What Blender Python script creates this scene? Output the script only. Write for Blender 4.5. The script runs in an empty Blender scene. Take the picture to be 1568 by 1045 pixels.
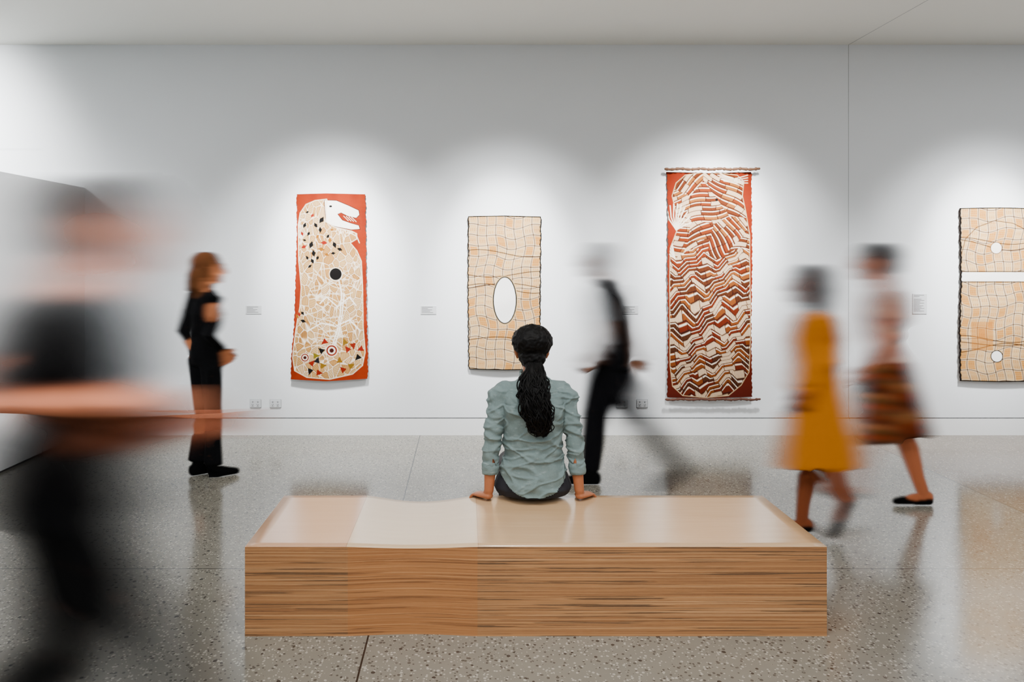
import bpy, bmesh, math, random
import numpy as np
from mathutils import Vector, Matrix, noise
random.seed(7); rng=np.random.default_rng(7)
sc=bpy.context.scene
CH=1.65; FOC=1100.0; WALL=6.80; CEIL=3.70

def s2l(c):
    c=np.array(c,dtype=float)/255.0
    return np.where(c<=.04045,c/12.92,((c+.055)/1.055)**2.4)
def link(o): sc.collection.objects.link(o); return o
def empty(name,loc):
    e=bpy.data.objects.new(name,None); e.location=loc; e.empty_display_size=.1; return link(e)
def parent(o,e):
    o.parent=e; o.matrix_parent_inverse=Matrix.Translation(e.location).inverted()
# ------------------------------------------------------------------ materials
class NT:
    def __init__(s,name):
        s.m=bpy.data.materials.new(name); s.m.use_nodes=True; s.n=s.m.node_tree.nodes; s.l=s.m.node_tree.links
        s.b=s.n['Principled BSDF']; s.tc=s.n.new('ShaderNodeTexCoord')
    def add(s,t,**k):
        n=s.n.new(t)
        for a,v in k.items(): setattr(n,a,v)
        return n
    def inp(s,n,i,v):
        if isinstance(v,bpy.types.NodeSocket): s.l.new(v,n.inputs[i])
        else: n.inputs[i].default_value=v
    def mapping(s,scale,src='Object'):
        m=s.add('ShaderNodeMapping'); s.l.new(s.tc.outputs[src],m.inputs[0]); m.inputs['Scale'].default_value=scale; return m.outputs[0]
    def noise(s,vec,scale=5,detail=3,rough=.5):
        n=s.add('ShaderNodeTexNoise'); s.l.new(vec,n.inputs['Vector']); n.inputs['Scale'].default_value=scale
        n.inputs['Detail'].default_value=detail; n.inputs['Roughness'].default_value=rough; return n.outputs[0]
    def vor(s,vec,scale,feature='F1'):
        n=s.add('ShaderNodeTexVoronoi',feature=feature); s.l.new(vec,n.inputs['Vector']); n.inputs['Scale'].default_value=scale; return n
    def ramp(s,v,stops):
        r=s.add('ShaderNodeValToRGB'); s.l.new(v,r.inputs[0]); e=r.color_ramp.elements
        while len(e)<len(stops): e.new(.5)
        for el,(p,c) in zip(e,stops):
            el.position=p; el.color=(c,c,c,1) if isinstance(c,(int,float)) else (*c,1)
        return r.outputs[0]
    def mix(s,f,a,b,mode='MIX'):
        n=s.add('ShaderNodeMix',data_type='RGBA',blend_type=mode)
        for i,v in ((0,f),(6,a),(7,b)):
            if isinstance(v,(tuple,list,np.ndarray)): v=tuple(v)[:3]+(1,)
            s.inp(n,i,v)
        return n.outputs[2]
    def math(s,op,a,b=0.0,c=0.0):
        n=s.add('ShaderNodeMath',operation=op); s.inp(n,0,a); s.inp(n,1,b); s.inp(n,2,c); return n.outputs[0]
    def sep(s,src='Object'):
        n=s.add('ShaderNodeSeparateXYZ'); s.l.new(s.tc.outputs[src],n.inputs[0]); return n.outputs
    def bump(s,h,strength=.2,dist=.01):
        b=s.add('ShaderNodeBump'); s.l.new(h,b.inputs['Height']); b.inputs['Strength'].default_value=strength; b.inputs['Distance'].default_value=dist
        s.l.new(b.outputs[0],s.b.inputs['Normal'])
    def col(s,v):
        if not isinstance(v,bpy.types.NodeSocket): v=tuple(v)[:3]+(1,)
        s.inp(s.b,'Base Color',v)
    def rough(s,v): s.inp(s.b,'Roughness',v)

def mat_basic(name,rgb,rough=.6,scale=30,bs=.15,dist=.003,var=.15,stretch=(1,1,1),spec=.5):
    t=NT(name); c=s2l(rgb); v=t.mapping(stretch); nz=t.noise(v,scale,4,.6)
    t.col(t.mix(nz,c*(1-var),np.minimum(c*(1+var),1))); t.rough(rough); t.b.inputs['Specular IOR Level'].default_value=spec
    if bs: t.bump(nz,bs,dist)
    return t.m
def mat_attr(name,rough=.6,scale=150,bs=.1,dist=.002):
    t=NT(name); a=t.add('ShaderNodeAttribute',attribute_name='Col'); v=t.mapping((1,1,1)); nz=t.noise(v,scale,3,.6)
    t.col(t.mix(.12,a.outputs[0],nz,'OVERLAY')); t.rough(rough); t.b.inputs['Specular IOR Level'].default_value=.15
    if bs: t.bump(nz,bs,dist)
    return t.m
def mat_ghost():
    t=NT('moving_figure_cloth'); a=t.add('ShaderNodeAttribute',attribute_name='Col'); t.col(a.outputs[0]); t.rough(1.0)
    t.b.inputs['Specular IOR Level'].default_value=0.05
    t.l.new(a.outputs['Alpha'],t.b.inputs['Alpha']); return t.m
M_ghost=mat_ghost()
M_wall=mat_basic('wall_paint',(227,231,235),.75,60,.04,.002,.012)
M_base=mat_basic('baseboard_paint',(232,234,235),.5,60,.03,.002,.012)
M_ceil=mat_basic('ceiling_paint',(228,228,221),.85,40,.03,.002,.012)
M_part=mat_basic('partition_paint',(226,228,230),.8,50,.03,.002,.012)
M_gap=mat_basic('shadow_gap',(60,60,60),.9,20,0,.001,.05)  # dark colour stands in for shade inside gaps
M_joint=mat_basic('joint_line',(160,164,166),.8,20,0,.001,.05)
M_white=mat_basic('white_plastic',(206,209,212),.35,80,.02,.001,.01)
M_grey=mat_basic('grey_plastic',(150,153,156),.4,80,.02,.001,.01)
M_ink=mat_basic('grey_ink',(80,80,82),.7,80,0,.001,.05)
M_skin=mat_basic('skin',(160,94,58),.5,90,.08,.001,.08)
M_hair=mat_basic('black_hair',(4,3,3),.55,60,.4,.004,.4,(6,6,.6),.14)
M_jean=mat_basic('dark_denim',(16,19,29),.8,220,.25,.002,.35)
M_black=mat_basic('black_cloth',(12,12,14),.85,60,.2,.003,.4)
M_shoe=mat_basic('black_leather',(10,10,11),.35,60,.1,.001,.3)
M_eye=mat_basic('eye_white',(225,222,218),.2,30,0,.001,.02)
M_iris=mat_basic('iris_dark',(35,22,15),.15,30,0,.001,.1)
M_lip=mat_basic('lips',(150,78,70),.45,60,.05,.001,.08)

def floor_mat():
    t=NT('terrazzo'); v=t.mapping((1,1,1)); X,Y,Z=t.sep()
    big=t.noise(v,.9,4,.6); mid=t.noise(v,9,4,.6)
    base=t.mix(big,s2l((104,101,92)),s2l((126,122,112)))
    base=t.mix(t.math('MULTIPLY',mid,.35),base,s2l((142,138,126)))
    slab=t.math('GREATER_THAN',X,3.66)
    base=t.mix(t.math('MULTIPLY',slab,.5),base,s2l((114,88,66)))
    def chips(scale,thr,pick,lo):
        vo=t.vor(v,scale); sp=t.add('ShaderNodeSeparateColor'); t.l.new(vo.outputs['Color'],sp.inputs[0])
        size=t.math('MULTIPLY_ADD',sp.outputs[1],thr*.8,thr*.35)
        a=t.math('LESS_THAN',vo.outputs['Distance'],size)
        return t.math('MULTIPLY',a,t.math('GREATER_THAN',sp.outputs[pick],lo))
    base=t.mix(t.math('MULTIPLY',chips(75,.44,0,.50),.6),base,s2l((188,183,170)))
    base=t.mix(t.math('MULTIPLY',chips(58,.38,2,.56),.75),base,s2l((56,52,47)))
    base=t.mix(t.math('MULTIPLY',chips(33,.28,0,.82),.85),base,s2l((30,28,27)))
    def line(s,x0,w): return t.math('LESS_THAN',t.math('ABSOLUTE',t.math('SUBTRACT',s,x0)),w)
    L=line(X,-.425,.004)
    for x0 in (3.66,-4.5,7.7): L=t.math('MAXIMUM',L,line(X,x0,.004))
    for y0 in (3.85,-.2): L=t.math('MAXIMUM',L,line(Y,y0,.003))
    base=t.mix(L,base,s2l((30,28,26)))
    t.col(base)
    t.rough(t.math('MULTIPLY_ADD',mid,.12,.10)); t.b.inputs['IOR'].default_value=1.62
    t.bump(big,.02,.01)
    return t.m
M_floor=floor_mat()
def wood_top():
    t=NT('maple_top'); X,Y,Z=t.sep(); v=t.mapping((.8,9,9)); nz=t.noise(v,3,5,.6); v2=t.mapping((2,60,60)); n2=t.noise(v2,3,4,.6)
    c=t.mix(nz,s2l((182,146,108)),s2l((204,172,134)))
    c=t.mix(t.math('MULTIPLY',n2,.3),c,s2l((170,130,90)))
    left=t.math('LESS_THAN',X,-.522); mid=t.math('MULTIPLY',t.math('LESS_THAN',X,.058),t.math('GREATER_THAN',X,-.522))
    c=t.mix(t.math('MULTIPLY',left,.5),c,s2l((204,150,118))); c=t.mix(t.math('MULTIPLY',mid,.5),c,s2l((220,192,156)))
    ln=t.math('LESS_THAN',t.math('ABSOLUTE',t.math('ADD',X,.522)),.0016)
    ln=t.math('MAXIMUM',ln,t.math('LESS_THAN',t.math('ABSOLUTE',t.math('SUBTRACT',X,.058)),.0013))
    c=t.mix(t.math('MULTIPLY',ln,.55),c,s2l((130,90,60)))
    t.col(c); t.rough(.22); t.bump(n2,.04,.002); return t.m
def wood_ply():
    t=NT('plywood_edge'); X,Y,Z=t.sep()
    a=t.noise(t.mapping((.10,.10,42)),3,3,.6)
    b=t.noise(t.mapping((.7,.7,170)),2.2,5,.75)
    d=t.noise(t.mapping((1.1,1.1,120)),1.6,2,.5)
    g=t.noise(t.mapping((14,14,260)),3,3,.6)
    c=t.ramp(a,[(.38,s2l((138,88,48))),(.5,s2l((174,120,70))),(.62,s2l((204,154,104)))])
    c=t.mix(t.ramp(b,[(.42,.8),(.5,0.0)]),c,s2l((104,62,32)))
    layer=t.math('SINE',t.math('MULTIPLY',Z,520.0)); c=t.mix(t.math('MULTIPLY_ADD',layer,.18,.18),c,s2l((110,68,38)))
    c=t.mix(t.ramp(d,[(.60,0.0),(.615,.97)]),c,s2l((26,14,8)))
    c=t.mix(t.math('MULTIPLY',g,.25),c,s2l((214,170,124)))
    mid=t.math('MULTIPLY',t.math('LESS_THAN',X,.055),t.math('GREATER_THAN',X,-.515)); c=t.mix(t.math('MULTIPLY',mid,.3),c,s2l((178,106,48)))
    blot=t.noise(t.mapping((3,3,4)),2,2,.5); c=t.mix(t.math('MULTIPLY',blot,.2),c,s2l((188,118,60)))
    t.col(c); t.rough(.45); t.bump(b,.15,.002); return t.m
M_top=wood_top(); M_ply=wood_ply()

# ------------------------------------------------------------------ mesh helpers
def box(name,a,b,mat,bev=0):
    bm=bmesh.new(); bmesh.ops.create_cube(bm,size=1)
    a=Vector(a);b=Vector(b)
    for v in bm.verts: v.co=Vector(((a[i]+b[i])/2+v.co[i]*(b[i]-a[i]) for i in range(3)))
    if bev: bmesh.ops.bevel(bm,geom=bm.edges[:],offset=bev,segments=2,affect='EDGES')
    me=bpy.data.meshes.new(name); bm.to_mesh(me); bm.free(); me.materials.append(mat)
    return link(bpy.data.objects.new(name,me))
def tube(bm,pts,rad,ref=(0,0,1),seg=16,cap=None):
    pts=[Vector(p) for p in pts]; rad=[(r,r) if not isinstance(r,tuple) else r for r in rad]; ref=Vector(ref)
    def frame(i):
        t=(pts[min(i+1,len(pts)-1)]-pts[max(i-1,0)]).normalized()
        s=t.cross(ref)
        if s.length<.05: s=t.cross(Vector((1,.03,.02)))
        s.normalize(); u=s.cross(t).normalized(); return t,s,u
    rings=[]
    def ring(c,a,b,s,u): return [bm.verts.new(c+s*(a*math.cos(2*math.pi*k/seg))+u*(b*math.sin(2*math.pi*k/seg))) for k in range(seg)]
    t,s,u=frame(0); a,b=rad[0]; cl=min(a,b) if cap is None else cap
    p0=bm.verts.new(pts[0]-t*cl)
    rings.append(ring(pts[0]-t*cl*.92,a*.42,b*.42,s,u)); rings.append(ring(pts[0]-t*cl*.6,a*.8,b*.8,s,u))
    for i,p in enumerate(pts):
        t,s,u=frame(i); rings.append(ring(p,rad[i][0],rad[i][1],s,u))
    a,b=rad[-1]; cl=min(a,b) if cap is None else cap
    rings.append(ring(pts[-1]+t*cl*.6,a*.8,b*.8,s,u)); rings.append(ring(pts[-1]+t*cl*.92,a*.42,b*.42,s,u))
    p1=bm.verts.new(pts[-1]+t*cl)
    for r0,r1 in zip(rings,rings[1:]):
        for k in range(seg): bm.faces.new((r0[k],r0[(k+1)%seg],r1[(k+1)%seg],r1[k]))
    for k in range(seg):
        bm.faces.new((p0,rings[0][(k+1)%seg],rings[0][k])); bm.faces.new((p1,rings[-1][k],rings[-1][(k+1)%seg]))
def ell(bm,c,r,M=None):
    mat=Matrix.Translation(Vector(c))@Matrix.Diagonal((*r,1))
    if M is not None: mat=M@mat
    bmesh.ops.create_uvsphere(bm,u_segments=24,v_segments=14,radius=1,matrix=mat)
def remesh(me,voxel,smooth):
    o=link(bpy.data.objects.new('tmp',me))
    m=o.modifiers.new('r','REMESH'); m.mode='VOXEL'; m.voxel_size=voxel
    m=o.modifiers.new('s','SMOOTH'); m.factor=.5; m.iterations=smooth
    dg=bpy.context.evaluated_depsgraph_get(); nm=bpy.data.meshes.new_from_object(o.evaluated_get(dg)); bpy.data.objects.remove(o); return nm
def finalize(bm,name,mat,par=None,voxel=.006,smooth=4,disp=None,cut=None):
    bmesh.ops.recalc_face_normals(bm,faces=bm.faces[:])
    nm=bpy.data.meshes.new('tmp'); bm.to_mesh(nm); bm.free()
    if voxel: nm=remesh(nm,voxel,smooth)
    nm.name=name
    if disp:
        co=[v.co+v.normal*disp(v.co,v.normal) for v in nm.vertices]
        for v,c in zip(nm.vertices,co): v.co=c
    if cut:
        b=bmesh.new(); b.from_mesh(nm); bmesh.ops.delete(b,geom=[v for v in b.verts if cut(v.co)],context='VERTS'); b.to_mesh(nm); b.free()
    nm.materials.clear(); nm.materials.append(mat)
    for p in nm.polygons: p.use_smooth=True
    ob=link(bpy.data.objects.new(name,nm))
    if par: parent(ob,par)
    return ob

# ------------------------------------------------------------------ room
X0,X1,Y0=-8.0,8.5,-4.0
box('floor',(X0,Y0,-.1),(X1,WALL+.2,0),M_floor)
box('ceiling',(X0,Y0,CEIL),(X1,WALL+.2,CEIL+.1),M_ceil)
box('wall_back',(X0,WALL,.166),(X1,WALL+.15,CEIL),M_wall)
box('baseboard_back',(X0,WALL-.001,0),(X1,WALL+.1,.157),M_base)
box('gap_shade_strip',(X0,WALL+.015,.15),(X1,WALL+.1,.17),M_gap)  # dark strip behind the gap, painted as the shadow line above the baseboard
box('trim_2',(3.629,WALL-.0015,.166),(3.633,WALL+.02,CEIL),M_joint)
box('trim_3',(3.629,Y0,CEIL-.0015),(3.633,WALL,CEIL+.02),M_joint)
box('wall_left',(X0-.15,Y0,0),(X0,WALL+.2,CEIL),M_wall)
box('wall_right',(X1,Y0,0),(X1+.15,WALL+.2,CEIL),M_wall)
box('wall_front',(X0,Y0-.15,0),(X1,Y0,CEIL),M_wall)
box('wall_partition',(-3.78,1.2,.02),(-3.60,WALL,2.345),M_part)
box('partition_gap_shade',(-3.77,1.21,0),(-3.615,WALL,.03),M_gap)  # dark strip painted as the shadow line where partition meets floor

# ------------------------------------------------------------------ bench
def bench():
    bx0,bx1,by0,by1,h=-.967,1.590,3.156,3.842,.396
    xs=sorted(set(list(np.linspace(bx0,-.522,8))+list(np.linspace(-.522,.058,33))+list(np.linspace(.058,bx1,24))))
    xs=[x for i,x in enumerate(xs) if i==0 or x-xs[i-1]>1e-4]; ys=list(np.linspace(by0,by1,17))
    def dip(x,y):
        s=(x+.522)/.58
        if s<=0 or s>=1: return 0,0
        w=math.sin(math.pi*s)**1.2; f=(y-by0)/(by1-by0); return w*(.014+.018*f), w*.018*(1-f)
    bm=bmesh.new(); T=[[None]*len(ys) for _ in xs]; 
    for i,x in enumerate(xs):
        for j,y in enumerate(ys):
            d,e=dip(x,y); T[i][j]=bm.verts.new((x,y+e,h-d))
    for i in range(len(xs)-1):
        for j in range(len(ys)-1): f=bm.faces.new((T[i][j],T[i+1][j],T[i+1][j+1],T[i][j+1])); f.material_index=0; f.smooth=True
    def skirt(vs):
        bot=[bm.verts.new((v.co.x,v.co.y,0)) for v in vs]
        for k in range(len(vs)-1): f=bm.faces.new((vs[k],bot[k],bot[k+1],vs[k+1])); f.material_index=1
    skirt([T[i][0] for i in range(len(xs))]); skirt([T[i][-1] for i in reversed(range(len(xs)))])
    skirt([T[-1][j] for j in range(len(ys))]); skirt([T[0][j] for j in reversed(range(len(ys)))])
    bmesh.ops.remove_doubles(bm,verts=bm.verts[:],dist=1e-5); bmesh.ops.recalc_face_normals(bm,faces=bm.faces[:])
    rim=[e for e in bm.edges if len(e.link_faces)==2 and e.link_faces[0].material_index!=e.link_faces[1].material_index]
    bmesh.ops.bevel(bm,geom=rim,offset=.003,segments=2,affect='EDGES')
    me=bpy.data.meshes.new('gallery_bench'); bm.to_mesh(me); bm.free(); me.materials.append(M_top); me.materials.append(M_ply)
    link(bpy.data.objects.new('gallery_bench',me))
bench()

# ------------------------------------------------------------------ paintings
class Board:
    def __init__(s,left,right,top,bot,step=.55):
        y0=min(t[1] for t in top); y1=max(t[1] for t in bot); x0=min(t[0] for t in left); x1=max(t[0] for t in right)
        nx=int((x1-x0)/step); ny=int((y1-y0)/step); S,T=np.meshgrid(np.linspace(0,1,nx),np.linspace(0,1,ny))
        ly=[t[1] for t in left]; lx=[t[0] for t in left]; ry=[t[1] for t in right]; rx=[t[0] for t in right]
        Yl=y0+(y1-y0)*T; xa=np.interp(Yl,ly,lx); xb=np.interp(Yl,ry,rx); wob=rng.random(6)*6
        xa=xa+.5*np.sin(Yl*.31+wob[0])+.4*np.sin(Yl*.83+wob[1]); xb=xb+.5*np.sin(Yl*.27+wob[2])+.4*np.sin(Yl*.9+wob[3])
        s.X=xa+(xb-xa)*S
        yt=np.interp(s.X,[t[0] for t in top],[t[1] for t in top]); yb=np.interp(s.X,[t[0] for t in bot],[t[1] for t in bot])
        s.Y=yt+(yb-yt)*T; s.S=S; s.T=T; s.C=np.zeros(S.shape+(3,)); s.px=step
    def fill(s,c,m=None,a=1.0):
        c=s2l(c)
        if m is None: s.C[:]=c
        else: m=(m.astype(float)*a)[...,None]; s.C=s.C*(1-m)+c*m
    def inside(s,pts):
        r=np.zeros(s.X.shape,bool); n=len(pts)
        for i in range(n):
            x1,y1=pts[i]; x2,y2=pts[(i+1)%n]
            if y1==y2: continue
            r^=((s.Y<y1)!=(s.Y<y2))&(s.X<(x2-x1)*(s.Y-y1)/(y2-y1)+x1)
        return r
    def dist(s,pts,w,closed=False):
        D=np.full(s.X.shape,99.); P=list(pts)+([pts[0]] if closed else [])
        for (x1,y1),(x2,y2) in zip(P,P[1:]):
            m=(s.X>min(x1,x2)-w-1)&(s.X<max(x1,x2)+w+1)&(s.Y>min(y1,y2)-w-1)&(s.Y<max(y1,y2)+w+1)
            if not m.any(): continue
            x=s.X[m];y=s.Y[m];dx=x2-x1;dy=y2-y1;q=np.clip(((x-x1)*dx+(y-y1)*dy)/(dx*dx+dy*dy+1e-9),0,1)
            D[m]=np.minimum(D[m],np.hypot(x-x1-q*dx,y-y1-q*dy))
        return D
    def stroke(s,pts,w,c,closed=False,mask=None,a=1.0):
        al=np.clip(w/2+.35-s.dist(pts,w,closed),0,.7)/.7
        if mask is not None: al=al*mask
        s.fill(c,al,a)
    def ell(s,x,y,rx,ry,c): s.fill(c,np.clip((1-np.hypot((s.X-x)/rx,(s.Y-y)/ry))*min(rx,ry)/.7+.5,0,1))
    def vor(s,seeds,ax=1,ay=1):
        F1=np.full(s.X.shape,1e9);F2=F1.copy();I=np.zeros(s.X.shape,int)
        for i,(x,y) in enumerate(seeds):
            d=np.hypot((s.X-x)*ax,(s.Y-y)*ay); n=d<F1; F2=np.where(n,F1,np.minimum(F2,d)); F1=np.where(n,d,F1); I=np.where(n,i,I)
        return F1,F2,I
    def build(s,name,yd,curve=.012,rough=.85,thick=.012,tilt=.02,gam=1.55,mul=.84,ds=.55):
        ny,nx=s.X.shape; k=yd/FOC
        x=(s.X-712)*k; z=CH-(s.Y-400)*k; y=yd+curve*(2*s.S-1)**2-tilt*(s.T-.5)+.002*np.sin(s.Y*.13+s.X*.05)
        V=np.stack([x,y,z],-1).reshape(-1,3); idx=np.arange(ny*nx).reshape(ny,nx)
        Fq=np.stack([idx[:-1,:-1],idx[1:,:-1],idx[1:,1:],idx[:-1,1:]],-1).reshape(-1,4)
        loop=np.concatenate([idx[0,:],idx[1:,-1],idx[-1,-2::-1],idx[-2:0:-1,0]])
        B=V[loop].copy(); B[:,1]+=thick; nb=len(loop); bi=np.arange(nb)+len(V)
        Sq=np.stack([loop,np.roll(loop,-1),np.roll(bi,-1),bi],-1)
        C=np.clip(s.C,0,1)**gam*mul; sat=(C.max(-1)-C.min(-1))/(C.max(-1)+1e-6); s3=sat**3
        C[...,1]*=1+.14*s3; C[...,2]*=1-.75*s3; C*=(1-ds*sat)[...,None]
        C*=1+.06*(rng.random((ny,nx,1))-.5)
        C=np.concatenate([np.clip(C,0,1).reshape(-1,3),np.tile(s2l((50,30,20)),(nb,1))])
        me=bpy.data.meshes.new(name); me.from_pydata(np.concatenate([V,B]).tolist(),[],np.concatenate([Fq,Sq]).tolist())
        ca=me.color_attributes.new('Col','FLOAT_COLOR','POINT'); ca.data.foreach_set('color',np.concatenate([C,np.ones((len(C),1))],1).astype(np.float32).ravel())
        me.materials.append(mat_attr('ochre_paint',rough,120,.08,.001)); return link(bpy.data.objects.new(name,me))

# --- painting 1
b=Board([(453,296),(454,350),(452,430),(450,500),(446,545),(445,584)],[(559,296),(560,380),(561,480),(563,540),(563,584)],[(440,297.5),(500,296),(570,297.5)],[(440,581),(500,584),(570,580)])
b.fill((208,92,26)); b.fill((182,72,20),np.clip(np.sin(b.X*.2)*np.sin(b.Y*.07),0,1),.5)
body=[(456,345),(459,326),(468,313),(482,307),(500,305),(499,340),(512,348),(538,354),(546,358),(546,366),(536,372),(546,384),(553,400),(555,440),(556,500),(559,540),(555,560),(540,573),(505,581),(470,578),(451,568),(448,548),(452,510),(459,470),(461,440),(457,400)]
M=b.inside(body); seeds=[(rng.uniform(445,565),rng.uniform(300,585)) for _ in range(360)]
F1,F2,I=b.vor(seeds,1.0,.7); pal=[(240,212,180),(236,200,164),(243,218,190),(232,190,152),(238,206,172)]
pid=rng.integers(0,5,len(seeds)); ang=rng.random(len(seeds))*3.14
for k in range(5): b.fill(pal[k],M&(pid[I]==k))
h=np.sin((b.X*np.cos(ang[I])+b.Y*np.sin(ang[I]))*2.5); b.fill((190,122,80),M*np.clip(h,0,1)*.5)
b.fill((250,243,232),M*np.clip(1.1-(F2-F1),0,1)*.9); b.fill((150,86,58),M*np.clip(.8-np.abs((F2-F1)-1.6),0,1)*.4)
for q in range(16):
    y0=rng.uniform(400,570); x0=rng.uniform(455,500); x1=x0+rng.uniform(30,60); sl=rng.uniform(-.8,.8)
    b.stroke([(x,y0+sl*(x-x0)+4*math.sin(x*.1+q)) for x in np.linspace(x0,x1,10)],1.2,(248,238,222),mask=M)
head=[(496,306),(515,307),(532,314),(549,322),(550,329),(545,334),(532,331),(522,326),(517,328),(524,337),(538,342),(549,345),(551,351),(538,352),(512,347),(499,341)]
b.fill((250,248,242),b.inside(head)); b.stroke(head,1.0,(120,50,26),True)
b.fill((196,80,30),b.inside([(519,326),(530,333),(551,336),(552,344),(535,340),(522,334)]))
for k in range(4): b.stroke([(526+4*k,331+k*.5),(533+4*k,338+k*.5)],.9,(250,246,238))
b.ell(506,316,2.4,1.6,(30,22,18)); b.stroke([(535,356),(546,362),(550,372)],1.5,(245,238,225)); b.stroke(body,1.4,(246,236,220),True)
for x,y,a_ in [(492,337,8),(483,345,6),(490,352,6),(478,330,5),(466,345,6),(462,358,5),(472,358,5),(476,375,8),(480,388,7),(496,372,7),(505,368,6),(512,375,7),(492,382,7),(465,378,6),(478,400,6),(486,395,5),(520,382,6),(500,390,5),(470,395,5),(464,492,6),(455,485,5),(502,362,5),(510,388,5),(474,408,5),(466,368,4),(458,482,5),(463,480,5),(486,362,5),(508,352,4),(470,325,4)]:
    t=rng.random()*3.1; c=[(22,18,20),(22,18,20),(196,64,24),(206,146,60)][rng.integers(0,4)]; dx,dy=math.cos(t)*a_*.8,math.sin(t)*a_*.8
    b.fill(c,b.inside([(x-dx,y-dy),(x-dy*.55,y+dx*.55),(x+dx,y+dy),(x+dy*.6,y-dx*.6)]))
b.ell(514,420,10.5,10.5,(250,240,225)); b.ell(514,420,9.2,9.2,(18,14,14)); b.ell(514,420,7,7,(34,22,20))
for pts in ([(519,430),(523,450),(521,480),(517,505),(509,530)],[(527,450),(524,480),(519,510),(512,530)],[(517,470),(500,455),(490,465)],[(517,470),(535,455),(545,468)],[(514,500),(535,490),(550,505)],[(514,500),(492,495),(470,508)]):
    b.stroke(pts,1.8,(250,246,238))
for (x,y,r) in ((508,537,9.5),(467,548,7)):
    b.ell(x,y,r,r,(250,244,234)); b.ell(x,y,r*.86,r*.86,(190,64,24)); b.ell(x,y,r*.62,r*.62,(248,240,228)); b.ell(x,y,r*.36,r*.36,(120,40,24)) 
for x,y,c in [(484,545,(180,160,80)),(492,537,(30,22,20)),(478,556,(196,64,24)),(495,560,(190,150,70)),(520,552,(196,150,66)),(532,535,(196,64,24)),(541,530,(190,70,34)),(548,548,(22,18,18)),(525,566,(196,64,24)),(538,560,(190,150,70)),(475,569,(30,22,20)),(497,524,(196,64,24)),(489,571,(196,64,24)),(528,524,(190,150,70)),(552,535,(196,64,24)),(486,552,(50,50,60))]:
    t=rng.random()*6.3; b.fill(c,b.inside([(x+6.2*math.cos(t+q),y+6.2*math.sin(t+q)) for q in (0,2.2,4.0)]))
b.build('bark_painting',6.755)
# --- paintings 2 & 4
def gridboard(x0,x1,y0,y1,nv,nh,special,L=None,R=None):
    b=Board(L or [(x0,y0),(x0,y1)],R or [(x1,y0),(x1,y1)],[(x0,y0+.5),((x0+x1)/2,y0-.3),(x1,y0+1)],[(x0,y1-1),((x0+x1)/2,y1+.3),(x1,y1-.5)])
    b.fill((238,202,170)); w=rng.random(8)*6
    WX=b.X+2.5*np.sin(b.Y*.045+w[0])+1.6*np.sin(b.Y*.11+w[1]+b.X*.02); WY=b.Y+2.8*np.sin(b.X*.06+w[2])+2*np.sin(b.X*.13+w[3]+b.Y*.03)
    ci=np.clip(((WX-x0)/(x1-x0)*nv).astype(int),0,nv); cj=np.clip(((WY-y0)/(y1-y0)*nh).astype(int),0,nh)
    tone=rng.random((nh+2,nv+2))[cj,ci]; b.fill((242,211,180),tone>.62); b.fill((236,184,142),tone<.30)
    b.fill((212,150,110),(np.sin(b.X*2.1+tone*9)>.3)*(np.sin(b.Y*.7+tone*20)>0)*.4); b.fill((244,216,188),(np.sin(b.Y*1.9+tone*7)>.5)*.3)
    fx=np.abs(((WX-x0)/(x1-x0)*nv+.5)%1-.5)*(x1-x0)/nv; fy=np.abs(((WY-y0)/(y1-y0)*nh+.5)%1-.5)*(y1-y0)/nh
    for f in (fx,fy): b.fill((250,238,220),np.clip(2.1-f,0,1)*.7)
    for f in (fx,fy): b.fill((104,66,50),np.clip(1.1-f,0,1)*.85)
    for q in range(5):
        yy=rng.uniform(y0+15,y1-15); am=rng.uniform(3,9); ph=rng.random()*6
        b.stroke([(x,yy+am*math.sin((x-x0)*.04+ph)) for x in np.linspace(x0,x1,30)],1.1,(104,76,66))
    special(b)
    e=np.minimum.reduce([b.S*(x1-x0),(1-b.S)*(x1-x0),b.T*(y1-y0),(1-b.T)*(y1-y0)]); b.fill((24,16,14),np.clip(2.0-e,0,1))
    return b
def sp2(b):
    b.ell(773,460,19.5,37.5,(240,214,184)); b.ell(773,460,18.4,36.4,(26,16,14)); b.ell(773,460,16.6,34.6,(250,249,247))
b=gridboard(716,829,330.5,567,8,15,sp2,[(716.5,330),(716,450),(717.5,567)],[(829,330),(828.5,400),(827,567)]); b.build('bark_painting',6.762,tilt=.012,ds=.4)
def sp4(b):
    b.fill((228,156,104),((np.abs(b.X-1504)<16)&(np.abs(b.Y-515)<22))*.5)
    b.fill((250,249,247),np.clip(7.5-np.abs(b.Y-424),0,1)); b.stroke([(1472,416),(1595,416)],1.2,(60,38,30)); b.stroke([(1472,432),(1595,432)],1.2,(60,38,30))
    b.stroke([(1473,392),(1480,366),(1497,348),(1524,338),(1552,342),(1580,356)],1,(120,82,62))
    b.ell(1526,380,9.2,9.2,(120,82,62)); b.ell(1526,380,8.3,8.3,(250,246,238)); b.ell(1526,546,9.5,9.5,(40,22,18)); b.ell(1526,546,8.2,8.2,(250,249,247))
b=gridboard(1471,1592,318,585,9,16,sp4,[(1472,318),(1473,430),(1470.5,500),(1471,585)],[(1592,318),(1591,585)]); b.build('bark_painting',6.762,tilt=.012,ds=.4)
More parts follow.
